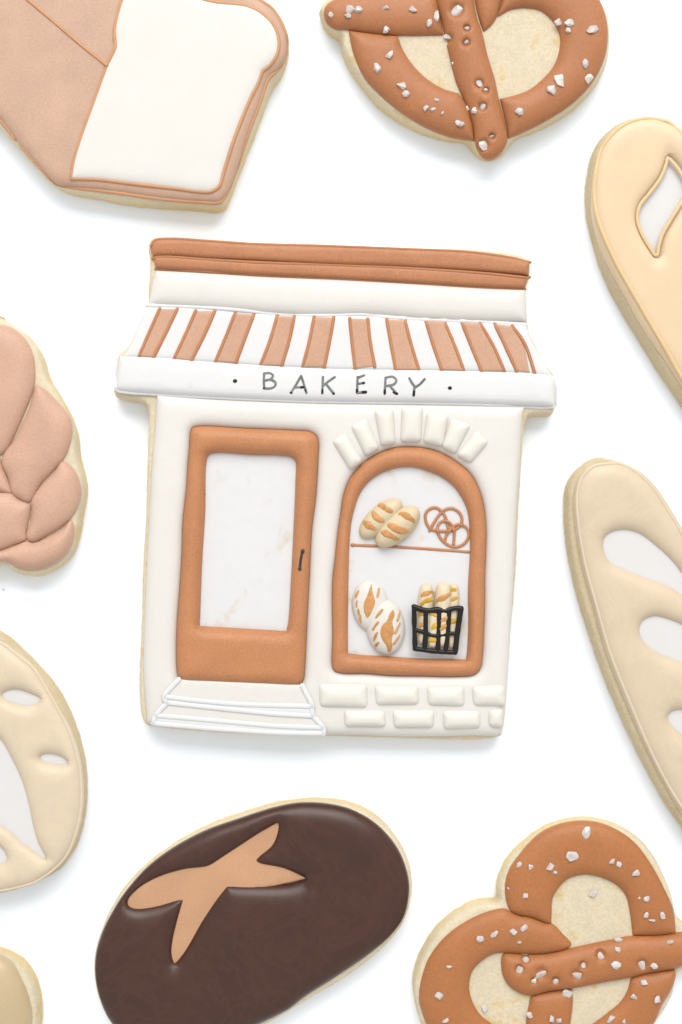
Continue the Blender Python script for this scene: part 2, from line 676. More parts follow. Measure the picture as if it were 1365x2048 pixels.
# ================================================================= BAKERY SHOP COOKIE
t = Thing('bakery_cookie', 'large cookie iced as a bakery shop front with a striped awning', 'cookie', 660, 980, GROUP)
dough = [(309, 476), (341, 475), (446, 480), (552, 487), (640, 488), (823, 496), (933, 498), (1006, 504), (1043, 511), (1061, 519, 1), (1059, 553), (1052, 576),
         (1053, 604), (1057, 655), (1072, 692), (1091, 728), (1110, 752), (1112, 780), (1109, 816), (1102, 828), (1080, 831), (1056, 832, 1),
         (1050, 848), (1043, 929), (1037, 1026), (1032, 1140), (1024, 1237), (1017, 1333), (1012, 1414), (1008, 1449), (1003, 1471, 1), (984, 1477), (926, 1480),
         (846, 1478), (749, 1475), (646, 1472), (587, 1470), (489, 1468), (407, 1463), (325, 1456), (294, 1450), (285, 1435), (280, 1393), (279, 1353), (284, 1239),
         (287, 1124), (292, 1043), (295, 928), (298, 850), (297, 818), (288, 806), (263, 802), (239, 795), (229, 787), (231, 764), (239, 708), (256, 694), (284, 636), (297, 608),
         (298, 573), (301, 541), (301, 518), (297, 496), (301, 481)]
t.dough(curve(dough), M['dough'])
# roof
ru = [(304, 484), (312, 479), (341, 477), (411, 481), (499, 487), (640, 491), (823, 498), (933, 503), (1006, 512), (1059, 526, 1), (1058, 553, 1), (970, 546), (823, 537), (640, 530), (516, 524), (411, 519), (341, 514), (307, 515, 1), (301, 498)]
rl = [(307, 514, 1), (341, 513), (411, 518), (516, 523), (640, 529), (823, 536), (970, 545), (1057, 553, 1), (1050, 578, 1), (970, 575), (823, 566), (680, 558), (516, 550), (411, 544), (312, 538, 1)]
roof_l = t.pillow('roof_band', curve(rl), M['roof'], z0=DT - 2, H=12, R=8, wav=1.0, grid=7, label='lower brown band of the roof edge')
roof_u = t.pillow('roof_band', curve(ru), M['roof'], z0=DT - 2, H=15, R=10, wav=1.0, grid=7, label='upper brown band of the roof edge')
# fascia
fa = [(312, 541, 1), (411, 546), (516, 553), (680, 560), (823, 568), (970, 577), (1050, 580, 1), (1053, 612), (1052, 644, 1), (970, 643), (860, 639), (732, 630), (640, 632), (552, 628), (411, 617), (298, 612, 1), (304, 575)]
t.pillow('fascia', curve(fa), M['cream'], z0=DT - 2, H=16, R=27, wav=0.8, label='plain cream band under the brown roof')
t.piping('piped_line', [([(303, 492), (310, 481), (341, 478), (411, 482), (499, 488), (640, 492), (823, 499), (933, 504), (1006, 513), (1040, 520), (1060, 526)], False)], M['roof_line'], r=3.0, parent=roof_u)
t.piping('piped_line', [([(306, 517), (318, 514), (341, 514), (411, 519), (516, 525), (680, 531), (823, 537), (970, 547), (1058, 556)], False)], M['roof_line'], r=3.2, parent=roof_u)
t.piping('piped_line', [([(312, 538), (411, 543), (516, 550), (680, 558), (823, 566), (970, 575), (1050, 578)], False)], M['roof_line'], r=3.0, parent=roof_l)
# awning
aw = [(298, 609, 1), (411, 616), (552, 629), (732, 631), (860, 641), (970, 645), (1053, 650, 1), (1068, 690), (1088, 726), (1106, 756, 1), (1006, 747), (823, 743), (680, 741), (516, 733), (411, 726), (246, 716, 1), (262, 690), (282, 645)]
awn = t.pillow('awning', curve(aw), M['white'], z0=DT - 2, H=9, R=10, label='white awning with brown stripes')
va = [(241, 712, 1), (316, 714), (411, 722), (516, 729), (604, 734), (680, 737), (823, 739), (933, 741), (1006, 743), (1080, 747), (1108, 753), (1112, 765), (1111, 800), (1109, 815, 1), (1006, 811), (896, 808), (750, 806), (680, 805), (622, 804), (516, 800), (411, 795), (305, 789), (240, 784), (232, 778), (233, 760), (237, 730)]
stripes = [[(320, 618), (355, 618), (330, 670), (307, 715), (279, 712), (297, 670)], [(392, 622), (430, 622), (408, 672), (383, 721), (349, 717), (371, 670)],
           [(471, 626), (508, 629), (490, 677), (472, 726), (432, 722), (453, 672)], [(555, 632), (589, 633), (579, 680), (564, 731), (522, 730), (541, 680)],
           [(629, 634), (668, 635), (659, 685), (649, 734), (606, 734), (619, 684)], [(700, 637), (736, 638), (741, 685), (750, 733), (711, 737), (705, 688)],
           [(774, 639), (810, 640), (823, 690), (838, 739), (792, 739), (783, 690)], [(852, 641), (889, 643), (910, 692), (928, 741), (884, 739), (867, 690)],
           [(924, 644), (961, 647), (988, 694), (1009, 742), (964, 742), (943, 692)], [(990, 648), (1025, 652), (1048, 692), (1060, 745), (1034, 742), (1012, 694)]]
for q in stripes:
    q2 = [(a, b, 1 if i in (0, 1, 3, 4) else 0) for i, (a, b) in enumerate(q)]
    sp = t.pillow('awning_stripe', curve(q2, True, 3), M['stripe'], z0=DT + 6.5, H=2.0, R=4, grid=7, skirt=3, parent=awn)
    rt = [q[1], q[2], q[3]] if q is not stripes[-1] else [(1025, 652), (1050, 688), (1070, 746)]
    t.piping('stripe_piping', [([(a, b) for a, b in (q[0], q[5], q[4])], False), (rt, False)], M['stripe_line'], r=3.5, parent=awn, flat=0.8)
val = t.pillow('sign_band', curve(va), M['white'], z0=DT - 2, H=18, R=17, wav=0.6, label='white band lettered BAKERY under the awning')
# wall with openings
door_o = curve([(381, 866), (386, 856), (401, 852), (489, 856), (587, 860), (620, 863), (635, 873), (639, 889), (638, 912), (633, 994), (625, 1059), (620, 1157), (615, 1255), (611, 1337), (608, 1360), (600, 1370), (522, 1369), (424, 1366), (368, 1362), (358, 1355), (354, 1335), (354, 1255), (360, 1173), (364, 1108), (366, 1043), (373, 977), (376, 928), (379, 895)])
door_i = curve([(416, 918), (422, 909), (505, 911), (584, 916), (591, 924), (591, 961), (587, 1059), (582, 1157), (577, 1239), (573, 1261, 1), (489, 1256), (401, 1251, 1), (402, 1230), (406, 1124), (412, 1026)], step=3.5)
win_o = curve([(665, 1160), (670, 1116), (676, 1058), (681, 1026), (686, 993), (699, 958), (720, 931), (749, 910), (781, 897), (813, 893), (852, 896), (884, 906), (917, 926), (942, 948), (958, 977), (968, 1010), (973, 1058), (972, 1106), (970, 1160), (970, 1204), (968, 1269), (965, 1317), (961, 1337), (949, 1349), (910, 1353), (846, 1352), (781, 1351), (733, 1347), (684, 1346), (668, 1341), (664, 1330), (665, 1269), (664, 1204)])
win_i = curve([(698, 1160), (700, 1090), (704, 1045), (710, 1019), (720, 990), (739, 964), (768, 945), (800, 936), (829, 936), (858, 944), (884, 956), (907, 974), (923, 997), (933, 1019), (938, 1051), (939, 1106), (936, 1160), (935, 1188), (936, 1243), (933, 1304), (931, 1318, 1), (910, 1317), (846, 1316), (781, 1312), (717, 1308), (697, 1305, 1), (697, 1237)], step=3.5)
wall = [(314, 789, 1), (411, 797), (622, 806), (750, 808), (896, 810), (1050, 813, 1), (1045, 839), (1039, 929), (1033, 1026), (1029, 1122), (1021, 1269), (1015, 1366), (1010, 1424), (1004, 1459), (999, 1469), (942, 1471), (813, 1473), (684, 1469), (646, 1470), (587, 1467), (489, 1464), (407, 1459), (325, 1452), (298, 1446), (293, 1419), (288, 1337), (291, 1222), (296, 1092), (301, 994), (306, 912), (311, 850)]
wl = t.pillow('wall', curve(wall), M['cream'], holes=[grown(door_o, -1.5), grown(win_o, -1.5)], z0=DT - 2, H=17, R=24, wav=1.2, label='cream icing wall of the shop')
dr = t.pillow('door', door_o, M['door'], holes=[door_i], z0=DT - 3, H=28, R=26, grid=8, wav=1.2, wl=70, label='brown door with a white pane')
t.pillow('door_pane', grown(door_i, 5), M['pane'], z0=DT + 0.5, H=1.2, R=2, parent=dr, wav=0.6, wl=50)
t.piping('door_handle', [([(605.5, 1102), (602, 1120), (600, 1138)], False), ([(606, 1101.5), (605.5, 1104)], False, 1.5), ([(600.2, 1136), (600, 1138)], False, 1.35)], M['handle'], r=2.6, parent=dr, solid=False)
wf = t.pillow('window_frame', win_o, M['door'], holes=[win_i], z0=DT - 3, H=24, R=20, grid=8, wav=1.0, wl=70, label='brown arched window frame')
t.pillow('window_pane', grown(win_i, 5), M['pane'], z0=DT + 0.5, H=1.2, R=2, parent=wf, wav=0.6, wl=50)
# sign lettering
def Z(a, b):
    return (440 + a * 0.35165, 730 + b * 0.35165)
letters = {
    'B': ([[(252, 50), (251, 90), (253, 133)], [(252, 48), (285, 46), (303, 60), (292, 78), (262, 88)], [(285, 83), (312, 94), (318, 112), (300, 130), (255, 134)]], [[(253, 132)]]),
    'A': ([[(405, 158), (434, 112), (463, 62)], [(463, 62), (478, 108), (493, 158)], [(425, 128), (480, 126)]], [[(487, 140), (493, 158)], [(462, 127), (480, 126)], [(406, 157)]]),
    'K': ([[(587, 68), (583, 160)], [(655, 68), (620, 92), (590, 116)], [(603, 106), (648, 163)]], [[(584, 142), (583, 160)], [(645, 159), (648, 163)]]),
    'E': ([[(784, 68), (781, 158)], [(785, 73), (822, 58)], [(783, 108), (820, 102)], [(781, 158), (830, 154)]], [[(812, 155), (830, 154)], [(781, 142), (781, 156)], [(814, 103), (820, 102)]]),
    'R': ([[(943, 75), (938, 165)], [(943, 72), (985, 67), (1005, 88), (990, 110), (945, 120)], [(965, 117), (1005, 162)]], [[(990, 155), (1007, 163)], [(939, 145), (938, 160)]]),
    'Y': ([[(1078, 75), (1095, 105), (1112, 125)], [(1165, 80), (1140, 108), (1110, 128)], [(1107, 125), (1103, 172)]], [[(1105, 150), (1103, 172)]]),
}
for ch, (st, dk) in letters.items():
    t.piping('letter', [([Z(*p) for p in s], False) for s in st] + [([Z(*p) for p in s], False, 1.12, 1) for s in dk], [M['ink'], M['ink_dark']],
             r=2.25, parent=val, flat=0.25, sink=0.1, jit=0.25, label='hand-drawn letter ' + ch, solid=False)
t.piping('dot', [([Z(87, 91)], False)], [M['ink_dark']], r=3.6, parent=val, flat=0.25, sink=0.1, jit=0, label='dot before the lettering', solid=False)
t.piping('dot', [([Z(1309, 131)], False)], [M['ink_dark']], r=3.4, parent=val, flat=0.25, sink=0.1, jit=0, label='dot after the lettering', solid=False)
# white piped trim
t.piping('piped_line', [([(297, 611), (341, 612), (411, 615), (481, 620), (552, 628), (640, 631), (732, 629), (768, 634), (860, 640), (970, 644), (1050, 650)], False)], M['white'], r=4.8, parent=awn)
t.piping('piped_line', [([(236, 716), (233, 760), (235, 780), (250, 784), (305, 788), (411, 794), (516, 799), (622, 803), (750, 805), (896, 807), (1006, 810), (1090, 815), (1108, 813)], False),
                        ([(1110, 812), (1112, 780), (1109, 754)], False, 0.8)], M['white'], r=3.6, parent=val)
# arch stones and base blocks
def Q6(a, b):
    return (620 + a * 0.32234, 800 + b * 0.32234)
def Q7(a, b):
    return (620 + a * 0.32234, 1140 + b * 0.32234)
for q in ([(145, 262), (225, 212), (322, 375), (248, 425)], [(258, 168), (350, 120), (425, 295), (345, 342)], [(405, 75), (515, 62), (528, 262), (442, 276)],
          [(575, 52), (697, 52), (686, 250), (568, 252)], [(730, 82), (857, 98), (822, 283), (708, 256)], [(875, 122), (992, 160), (905, 328), (822, 288)],
          [(1028, 195), (1103, 265), (997, 388), (915, 338)]):
    t.pillow('arch_stone', scaled(rpoly([Q6(*p) for p in q], 9, 2), 1.13), M['stone'], z0=DT + 11, H=16, R=22, grid=4, skirt=6)
for (x0, y0, x1, y1) in ((58, 706, 350, 843), (408, 712, 668, 832), (732, 722, 958, 838), (1006, 716, 1208, 835),
                         (216, 868, 462, 972), (518, 870, 768, 974), (820, 870, 1052, 980), (1106, 862, 1196, 972)):
    j = lambda: random.uniform(-6, 6)
    t.pillow('stone_block', rpoly([Q7(x0 - 5 + j(), y0 - 5 + j()), Q7(x1 + 6 + j(), y0 - 4 + j()), Q7(x1 + 8 + j(), y1 + 6 + j()), Q7(x0 + 2 + j(), y1 + 5 + j())], 11, 2), M['stone'], z0=DT + 11, H=15, R=24, grid=4, skirt=6)
# doorstep
def Q5(a, b):
    return (260 + a * 0.32707, 830 + b * 0.32707)
stp = t.pillow('doorstep', rpoly([Q5(*p) for p in [(300, 1615), (1055, 1650), (1115, 1765), (1125, 1835), (1188, 1920), (1182, 1955), (700, 1936), (150, 1884), (160, 1840), (220, 1765), (208, 1715)]], 3), M['cream'], z0=DT + 13, H=4, R=6, skirt=20, label='two cream steps edged with white piping')
for q in ([(215, 1722), (600, 1765), (1120, 1785), (1125, 1838), (900, 1828), (500, 1790), (225, 1758)], [(160, 1838), (600, 1878), (900, 1902), (1182, 1912), (1182, 1944), (700, 1930), (155, 1880)]):
    t.pillow('step_riser', rpoly([Q5(*p) for p in q], 3), M['white'], z0=DT + 15.5, H=2.6, R=7, skirt=8, parent=stp)
t.piping('step_piping', [([Q5(*p) for p in s], False) for s in (
    [(300, 1617), (255, 1665), (212, 1715), (210, 1735), (228, 1758)], [(228, 1762), (185, 1805), (152, 1850), (148, 1888)],
    [(1055, 1655), (1085, 1715), (1112, 1768), (1116, 1838)], [(1122, 1842), (1160, 1885), (1186, 1918), (1183, 1952)],
    [(215, 1722), (400, 1745), (620, 1765), (850, 1775), (1118, 1782)], [(222, 1758), (500, 1788), (900, 1828), (1125, 1840)],
    [(160, 1838), (400, 1858), (620, 1878), (900, 1902), (1182, 1912)], [(146, 1886), (330, 1902), (520, 1918), (900, 1942), (1180, 1948)])]
    , M['white'], r=5.0, parent=stp, flat=0.45, zfix=DT + 17.6)
# ---- things in the window
def Q2(a, b):
    return (680 + a * 0.20513, 980 + b * 0.20513)
def Q3(a, b):
    return (690 + a * 0.18315, 1150 + b * 0.18315)
t.piping('shelf', [([(705, 1090), (749, 1092), (846, 1097), (938, 1104)], False), ([(706, 1090)], False, 1.35)], M['stripe_line'], r=2.8)
def scores(parent, mat, lst, fn, r):
    for s in lst:
        t.piping('score_mark', [([fn(*p) for p in s], False)], mat, r=r, parent=parent, flat=0.22, sink=0.25, ends=1.0, jit=0.5, taper=0.55, step=2.5, solid=False)
ang = math.radians(-42)
la = t.pillow('small_loaf', ellipse(762, 1037, 54, 26, ang), M['loaf'], z0=DT + 1, H=22, R=26, grid=5, skirt=3)
scores(la, M['score'], [[(398, 150), (450, 185), (500, 205)], [(328, 222), (365, 275), (415, 295)], [(238, 312), (300, 355), (345, 380)]], Q2, 6.0)
lb = t.pillow('small_loaf', ellipse(795.5, 1053.5, 55, 28, ang), M['loaf'], z0=DT + 4, H=27, R=28, grid=5, skirt=8)
scores(lb, M['score'], [[(590, 232), (650, 255), (725, 305)], [(488, 342), (560, 380), (665, 400)], [(420, 410), (490, 440), (570, 480)]], Q2, 6.2)
t.piping('small_pretzel', [([Q2(*p) for p in [(875, 395), (905, 340), (975, 235), (1020, 195), (1085, 178), (1150, 205), (1190, 270), (1180, 335), (1120, 385), (1060, 398), (930, 395), (875, 370), (838, 300), (840, 225), (885, 180), (940, 172), (990, 205), (1030, 265), (1060, 385)]], False)], M['stripe_line'], r=2.9, step=2.2, flat=0.9, sink=0.2, jit=0.05)
t.piping('small_pretzel', [([Q2(*p) for p in [(1020, 505), (1045, 430), (1090, 375), (1140, 340), (1190, 340), (1240, 375), (1258, 440), (1215, 520), (1130, 555), (1040, 525), (980, 465), (950, 385), (970, 325), (1020, 300), (1075, 325), (1112, 385), (1110, 530)]], False)], M['stripe_line'], r=2.9, step=2.2, flat=0.9, sink=0.2, jit=0.05)
ba = t.pillow('small_boule', ellipse(741, 1212, 52, 37, math.radians(-97)), M['boule_small'], z0=DT + 1, H=21, R=34, grid=5, skirt=3)
leaf_a = curve([Q3(*p) for p in [(290, 95), (302, 180), (328, 290), (300, 370), (245, 460), (212, 400), (205, 310), (242, 220)]], True, 2)
t.pillow('score_mark', leaf_a, M['score'], H=0.8, R=2, grid=4, skirt=1.0, drape=True, parent=ba, solid=False)
scores(ba, M['score'], [[(370, 150), (355, 240)], [(150, 180), (125, 240)], [(135, 285), (130, 345)], [(150, 380), (160, 430)], [(170, 445), (176, 512)]], Q3, 3.2)
bb = t.pillow('small_boule', ellipse(771.5, 1253.5, 56, 39, math.radians(-95)), M['boule_small'], z0=DT + 3, H=26, R=38, grid=5, skirt=8)
leaf_b = curve([Q3(*p) for p in [(522, 372), (540, 420), (515, 500), (528, 600), (508, 700), (516, 760), (492, 832), (470, 830), (450, 760), (410, 700), (384, 620), (402, 540), (455, 485), (490, 405)]], True, 2)
t.pillow('score_mark', leaf_b, M['score'], H=0.8, R=2, grid=4, skirt=1.0, drape=True, parent=bb, solid=False)
scores(bb, M['score'], [[(412, 380), (345, 465)], [(365, 515), (310, 595)], [(355, 630), (322, 715)], [(370, 740), (335, 780)], [(600, 390), (570, 500)], [(600, 530), (545, 635)], [(595, 660), (535, 750)]], Q3, 3.2)
def stick(x0, y0, x1, y1, w, z0, H):
    d = np.array([x1 - x0, y1 - y0], float)
    L = np.linalg.norm(d)
    a = math.atan2(d[1], d[0])
    tt = np.linspace(0, 2 * math.pi, 52, endpoint=False)
    ex = 0.5
    sgn = lambda v: np.sign(v) * np.abs(v) ** ex
    px, py = L / 2 * sgn(np.cos(tt)), w * np.sign(np.sin(tt)) * np.abs(np.sin(tt)) ** 0.6
    c, s = math.cos(a), math.sin(a)
    return t.pillow('bread_stick', np.stack([(x0 + x1) / 2 + px * c - py * s, (y0 + y1) / 2 + px * s + py * c], 1), M['stick'], z0=z0, H=H, R=w, grid=4, skirt=5)
s1 = stick(*Q3(893, 92), *Q3(855, 772), 16, DT + 1, 17)
scores(s1, M['score'], [[(840, 228), (900, 200), (960, 190)], [(830, 550), (858, 535)]], Q3, 4.6)
scores(s1, M['score_y'], [[(840, 318), (890, 280), (950, 268)], [(828, 425), (858, 425)]], Q3, 4.8)
s3 = stick(*Q3(1195, 95), *Q3(1165, 815), 12, DT + 1, 14)
scores(s3, M['score_y'], [[(1165, 165), (1200, 160)], [(1168, 275), (1222, 245)], [(1160, 512), (1200, 498)]], Q3, 4.4)
s2 = stick(*Q3(1078, 85), *Q3(1060, 800), 18, DT + 2, 20)
scores(s2, M['score'], [[(1005, 288), (1070, 255), (1140, 205)], [(1062, 500), (1112, 470)], [(1055, 590), (1110, 535)]], Q3, 4.8)
s4 = stick(*Q3(975, 370), *Q3(958, 805), 13, DT + 4, 17)
scores(s4, M['score_y'], [[(950, 425), (1000, 445)], [(960, 580), (1010, 530)], [(930, 712), (990, 710)]], Q3, 4.6)
t.piping('basket', [([Q3(*p) for p in s], False, k) for s, k in (
    ([(765, 600), (870, 625), (950, 658), (1050, 660), (1130, 640), (1222, 640)], 0.85),
    ([(885, 385), (882, 640), (870, 820)], 1.0), ([(1035, 385), (1025, 650), (1015, 830)], 0.95), ([(1140, 380), (1122, 640), (1100, 840)], 1.0),
    ([(757, 350), (760, 580), (768, 805)], 0.95), ([(1270, 370), (1235, 600), (1205, 845)], 1.1),
    ([(765, 805), (950, 830), (1100, 842), (1205, 845)], 0.95),
    ([(755, 345), (830, 375), (930, 388), (1020, 378), (1100, 392), (1190, 365), (1272, 362)], 1.05))], M['black'], r=4.9, step=2.2, jit=0.2, zfix=DT + 18, flat=0.9, label='black piped wire basket holding bread sticks')

# ================================================================= SANDWICH LOAF COOKIE
t = Thing('bread_loaf_cookie', 'cookie iced as a sandwich loaf with a white slice and light brown crust', 'cookie', 250, 120, GROUP)
tail = [(-90, 170), (-170, 70), (-180, -50), (-60, -150), (120, -160), (300, -120), (430, -60)]
t.dough(curve([(522, -4), (549, 15), (571, 54), (576, 90), (572, 131), (560, 158), (545, 177, 1), (527, 225), (498, 300), (474, 361), (452, 416), (446, 421), (436, 424), (399, 421), (305, 415), (234, 406), (202, 399), (141, 387), (113, 372), (75, 333), (28, 283), (0, 252)] + tail), M['dough'])
crust = [(520, 0), (544, 18), (567, 56), (574, 86), (570, 117), (558, 137), (544, 150, 1), (537, 157), (520, 206), (497, 267), (474, 338), (462, 370), (446, 399), (436, 405), (403, 404), (328, 398), (234, 385), (141, 374), (115, 368), (77, 331), (42, 291), (0, 239), (-85, 160), (-160, 65), (-165, -45), (-55, -138), (120, -148), (296, -108), (425, -48)]
cr = t.pillow('crust', curve(crust), M['crust'], z0=DT - 2, H=12, R=20, wav=1.0, label='light brown crust icing')
slc = [(246, -2), (238, 22), (230, 60), (231, 91), (213, 136), (188, 206), (164, 272), (148, 325), (143, 357, 1), (197, 359), (281, 369), (352, 377), (399, 383), (422, 383), (438, 373), (448, 342), (469, 277), (497, 206), (518, 162), (525, 142, 1), (542, 128), (556, 103), (556, 72), (544, 46), (520, 24), (492, 12), (450, 7), (427, 4), (403, -2), (375, -20), (330, -34), (285, -34), (258, -22)]
sl = t.pillow('bread_slice', curve(slc), M['slice'], z0=DT + 9, H=7, R=22, wav=0.6, label='white face of the cut slice')
t.piping('piped_line', [([(229, 78), (232, 90), (213, 136), (188, 206), (164, 272), (148, 325), (143, 357, 1), (197, 359), (281, 369), (352, 377), (399, 383), (422, 383), (438, 373), (448, 342), (469, 277), (497, 206), (518, 162), (525, 142, 1), (542, 128), (556, 103), (556, 72), (544, 46), (520, 24), (492, 12), (450, 7), (427, 4), (403, -2), (375, -20), (330, -34), (285, -34), (258, -22), (246, -2), (238, 22), (230, 60), (230, 78)], False)], M['crust_line'], r=3.8, parent=sl)
t.piping('piped_line', [([(54, -2), (110, 45), (165, 92), (213, 130)], False)], M['crust_line'], r=3.2, parent=cr)
t.piping('piped_line', [(crust[:21], False), (crust[21:] + crust[:1], False), ([(30, 278), (15, 257), (0, 239)], False)], M['crust_line'], r=4.0, parent=cr)

# ================================================================= PRETZELS
def Zt(a, b):
    return (620 + a * 0.46886, b * 0.46886)
t = Thing('pretzel_cookie', 'salted pretzel cookie at the top with its end pointing down', 'cookie', 930, 120, GROUP)
t.dough(curve([(641, 26), (645, 8), (660, -6), (676, -30), (670, -110), (720, -215), (820, -265), (925, -245), (1000, -180), (1030, -120), (1110, -105), (1170, -60), (1200, -2), (1217, 38), (1220, 84), (1212, 127), (1184, 178), (1136, 227), (1070, 264), (1030, 280), (1018, 292), (998, 315), (979, 321), (966, 320), (946, 305), (936, 291), (924, 285), (901, 283), (854, 271), (808, 250), (761, 217), (714, 161), (690, 118), (681, 84), (660, 70), (648, 52)]), M['dough'])
PT = M['pretzel']
t.pillow('pretzel_strand', curve([(648, 28), (651, 14), (662, 4), (690, -6), (760, -10), (873, -10, 1), (879, 25), (888, 72, 1), (845, 73), (793, 73), (751, 70), (697, 62), (672, 59), (654, 46)]), PT, H=20, R=34, wav=1)
t.pillow('pretzel_strand', curve([(697, 62, 1), (751, 69), (796, 73, 1), (808, 103), (831, 136), (859, 162), (887, 178), (917, 187, 1), (931, 206), (944, 245), (949, 282, 1), (901, 274), (854, 256), (808, 230), (761, 192), (728, 155), (707, 108)]), PT, H=20, R=36, wav=1)
t.pillow('pretzel_strand', curve([(690, -8, 1), (680, -100), (730, -200), (820, -250), (920, -230), (1000, -150), (1010, -90), (945, -60), (880, -120), (840, -160), (790, -145), (762, -90), (768, -12, 1)]), PT, H=20, R=34, wav=1)
t.pillow('pretzel_strand', curve([(945, -58, 1), (949, 0), (957, 38), (967, 66, 1), (983, 52), (994, 36, 1), (1003, 5), (1013, -40), (1012, -88, 1)]), PT, H=18, R=28, wav=1)
t.pillow('pretzel_strand', curve([(1016, 278, 1), (1012, 253), (999, 198, 1), (1023, 193), (1056, 181), (1089, 155), (1110, 127), (1120, 89), (1117, 66), (1103, 42), (1080, 23), (1052, 18), (1023, 21), (994, 36, 1), (1003, 5), (1013, -40), (1040, -100), (1105, -90), (1160, -52), (1199, 0), (1213, 38), (1216, 84), (1206, 127), (1183, 169), (1141, 211), (1089, 244), (1042, 267)]), PT, H=21, R=38, wav=1)
deep = [(628, 42, 28), (670, 118, 14), (593, 157, 18), (668, 180, 16), (724, 356, 19), (752, 384, 14), (738, 453, 18), (743, 615, 24), (778, 580, 13)]
t.pillow('pretzel_strand', curve([(868, -12), (883, 47), (897, 108), (913, 169), (929, 206), (944, 249), (949, 281), (957, 302), (967, 316), (979, 320), (995, 314), (1009, 298), (1016, 277), (1012, 253), (1000, 206), (990, 159), (976, 113), (965, 66), (955, 38), (948, 0), (940, -60), (900, -90), (865, -60)]), PT, H=23, R=34, wav=1,
         pits=[(*Zt(a, b), r * 0.5, 8) for a, b, r in deep])
for (a, b, r) in [(90, 63, 12), (172, 42, 22), (163, 65, 14), (210, 45, 20), (328, 32, 14), (443, 37, 20), (328, 127, 18), (540, 73, 22), (510, 97, 18), (342, 236, 20), (288, 292, 22), (393, 366, 22), (411, 402, 17),
                  (498, 460, 15), (525, 466, 12), (541, 426, 10), (565, 485, 10), (640, 528, 18), (672, 462, 16), (702, 473, 16), (893, 476, 20), (1030, 383, 23), (1068, 343, 27), (1190, 335, 21), (1175, 272, 18),
                  (1205, 127, 24), (1062, 93, 20), (1105, 98, 20), (1102, 132, 16), (610, 270, 6)]:
    t.salt(*Zt(a, b), r * 0.47, M['salt'])
for (a, b, r) in deep:
    t.salt(*Zt(a, b), r * 0.52, M['salt'], sunk=True)


def Zb(a, b):
    return (810 + a * 0.40659, 1620 + b * 0.40659)
t = Thing('pretzel_cookie', 'salted pretzel cookie at the bottom right lying on its side', 'cookie', 1110, 1900, GROUP)
t.dough(curve([(989, 1797, 1), (995, 1789), (995, 1762), (1013, 1718), (1050, 1679), (1095, 1650), (1143, 1636), (1192, 1637), (1241, 1653), (1282, 1684), (1318, 1732), (1343, 1790), (1354, 1835), (1368, 1848), (1400, 1862), (1410, 1890), (1396, 1922), (1368, 1938), (1355, 1948), (1345, 1988), (1322, 2030), (1280, 2080), (1220, 2125), (1140, 2150), (1060, 2185), (970, 2180), (900, 2140), (850, 2065), (832, 2000), (828, 1945), (843, 1901), (871, 1856), (912, 1819), (956, 1799)]), M['dough'])
PT = M['pretzel_b']
t.pillow('pretzel_strand', curve([(1011, 1795), (1011, 1762), (1021, 1734), (1046, 1701), (1078, 1669), (1115, 1650), (1160, 1642), (1200, 1646), (1241, 1663), (1274, 1689), (1306, 1734), (1330, 1779), (1347, 1819), (1352, 1866, 1), (1318, 1869), (1265, 1870, 1), (1259, 1823), (1251, 1791), (1233, 1770), (1200, 1754), (1168, 1749), (1135, 1758), (1115, 1779), (1105, 1799), (1104, 1823), (1103, 1847, 1), (1091, 1845), (1062, 1834), (1038, 1829), (1020, 1820)]), PT, H=21, R=38, wav=1)
t.pillow('pretzel_strand', curve([(1010, 1816), (1020, 1821), (1038, 1829), (1062, 1833), (1091, 1844), (1104, 1846), (1127, 1868), (1143, 1887), (1135, 1896), (1095, 1905), (1054, 1907), (1009, 1905), (989, 1907), (964, 1921), (946, 1941), (939, 1970), (944, 1998), (960, 2027), (989, 2050), (1022, 2072), (1052, 2082, 1), (1065, 2110), (1080, 2140), (1040, 2165), (980, 2165), (920, 2140), (875, 2095), (853, 2048), (845, 2027), (838, 1998), (843, 1957), (859, 1913), (891, 1872), (932, 1842), (973, 1823)]), PT, H=21, R=38, wav=1)
t.pillow('pretzel_strand', curve([(1261, 1955, 1), (1282, 1947), (1350, 1937, 1), (1352, 1950), (1343, 1978), (1326, 2006), (1306, 2048), (1260, 2090), (1200, 2120), (1140, 2135), (1125, 2100), (1140, 2075), (1180, 2050), (1217, 2023), (1241, 2002), (1255, 1978)]), PT, H=20, R=34, wav=1)
t.pillow('pretzel_strand', curve([(1062, 1992), (1095, 1982), (1145, 1977, 1), (1146, 2006), (1141, 2048), (1138, 2100), (1120, 2150), (1085, 2150), (1060, 2110), (1052, 2050), (1054, 2027), (1058, 2006)]), PT, H=20, R=34, wav=1)
deep = [(566, 788, 20), (672, 808, 27), (743, 842, 18), (877, 768, 18), (848, 815, 26), (1168, 762, 24), (965, 718, 22), (598, 740, 18), (637, 842, 16)]
t.pillow('pretzel_strand', curve([(1009, 1905), (1054, 1907), (1095, 1905), (1135, 1896), (1217, 1879), (1265, 1870), (1318, 1869), (1365, 1863), (1390, 1870), (1400, 1892), (1388, 1920), (1365, 1931), (1351, 1936), (1298, 1945), (1257, 1955), (1217, 1962), (1176, 1970), (1143, 1976), (1095, 1982), (1062, 1990), (1038, 1985), (1017, 1970), (1005, 1949), (1002, 1929), (1003, 1912)]), PT, H=24, R=36, wav=1,
         pits=[(*Zb(a, b), r * 0.46, 7) for a, b, r in deep])
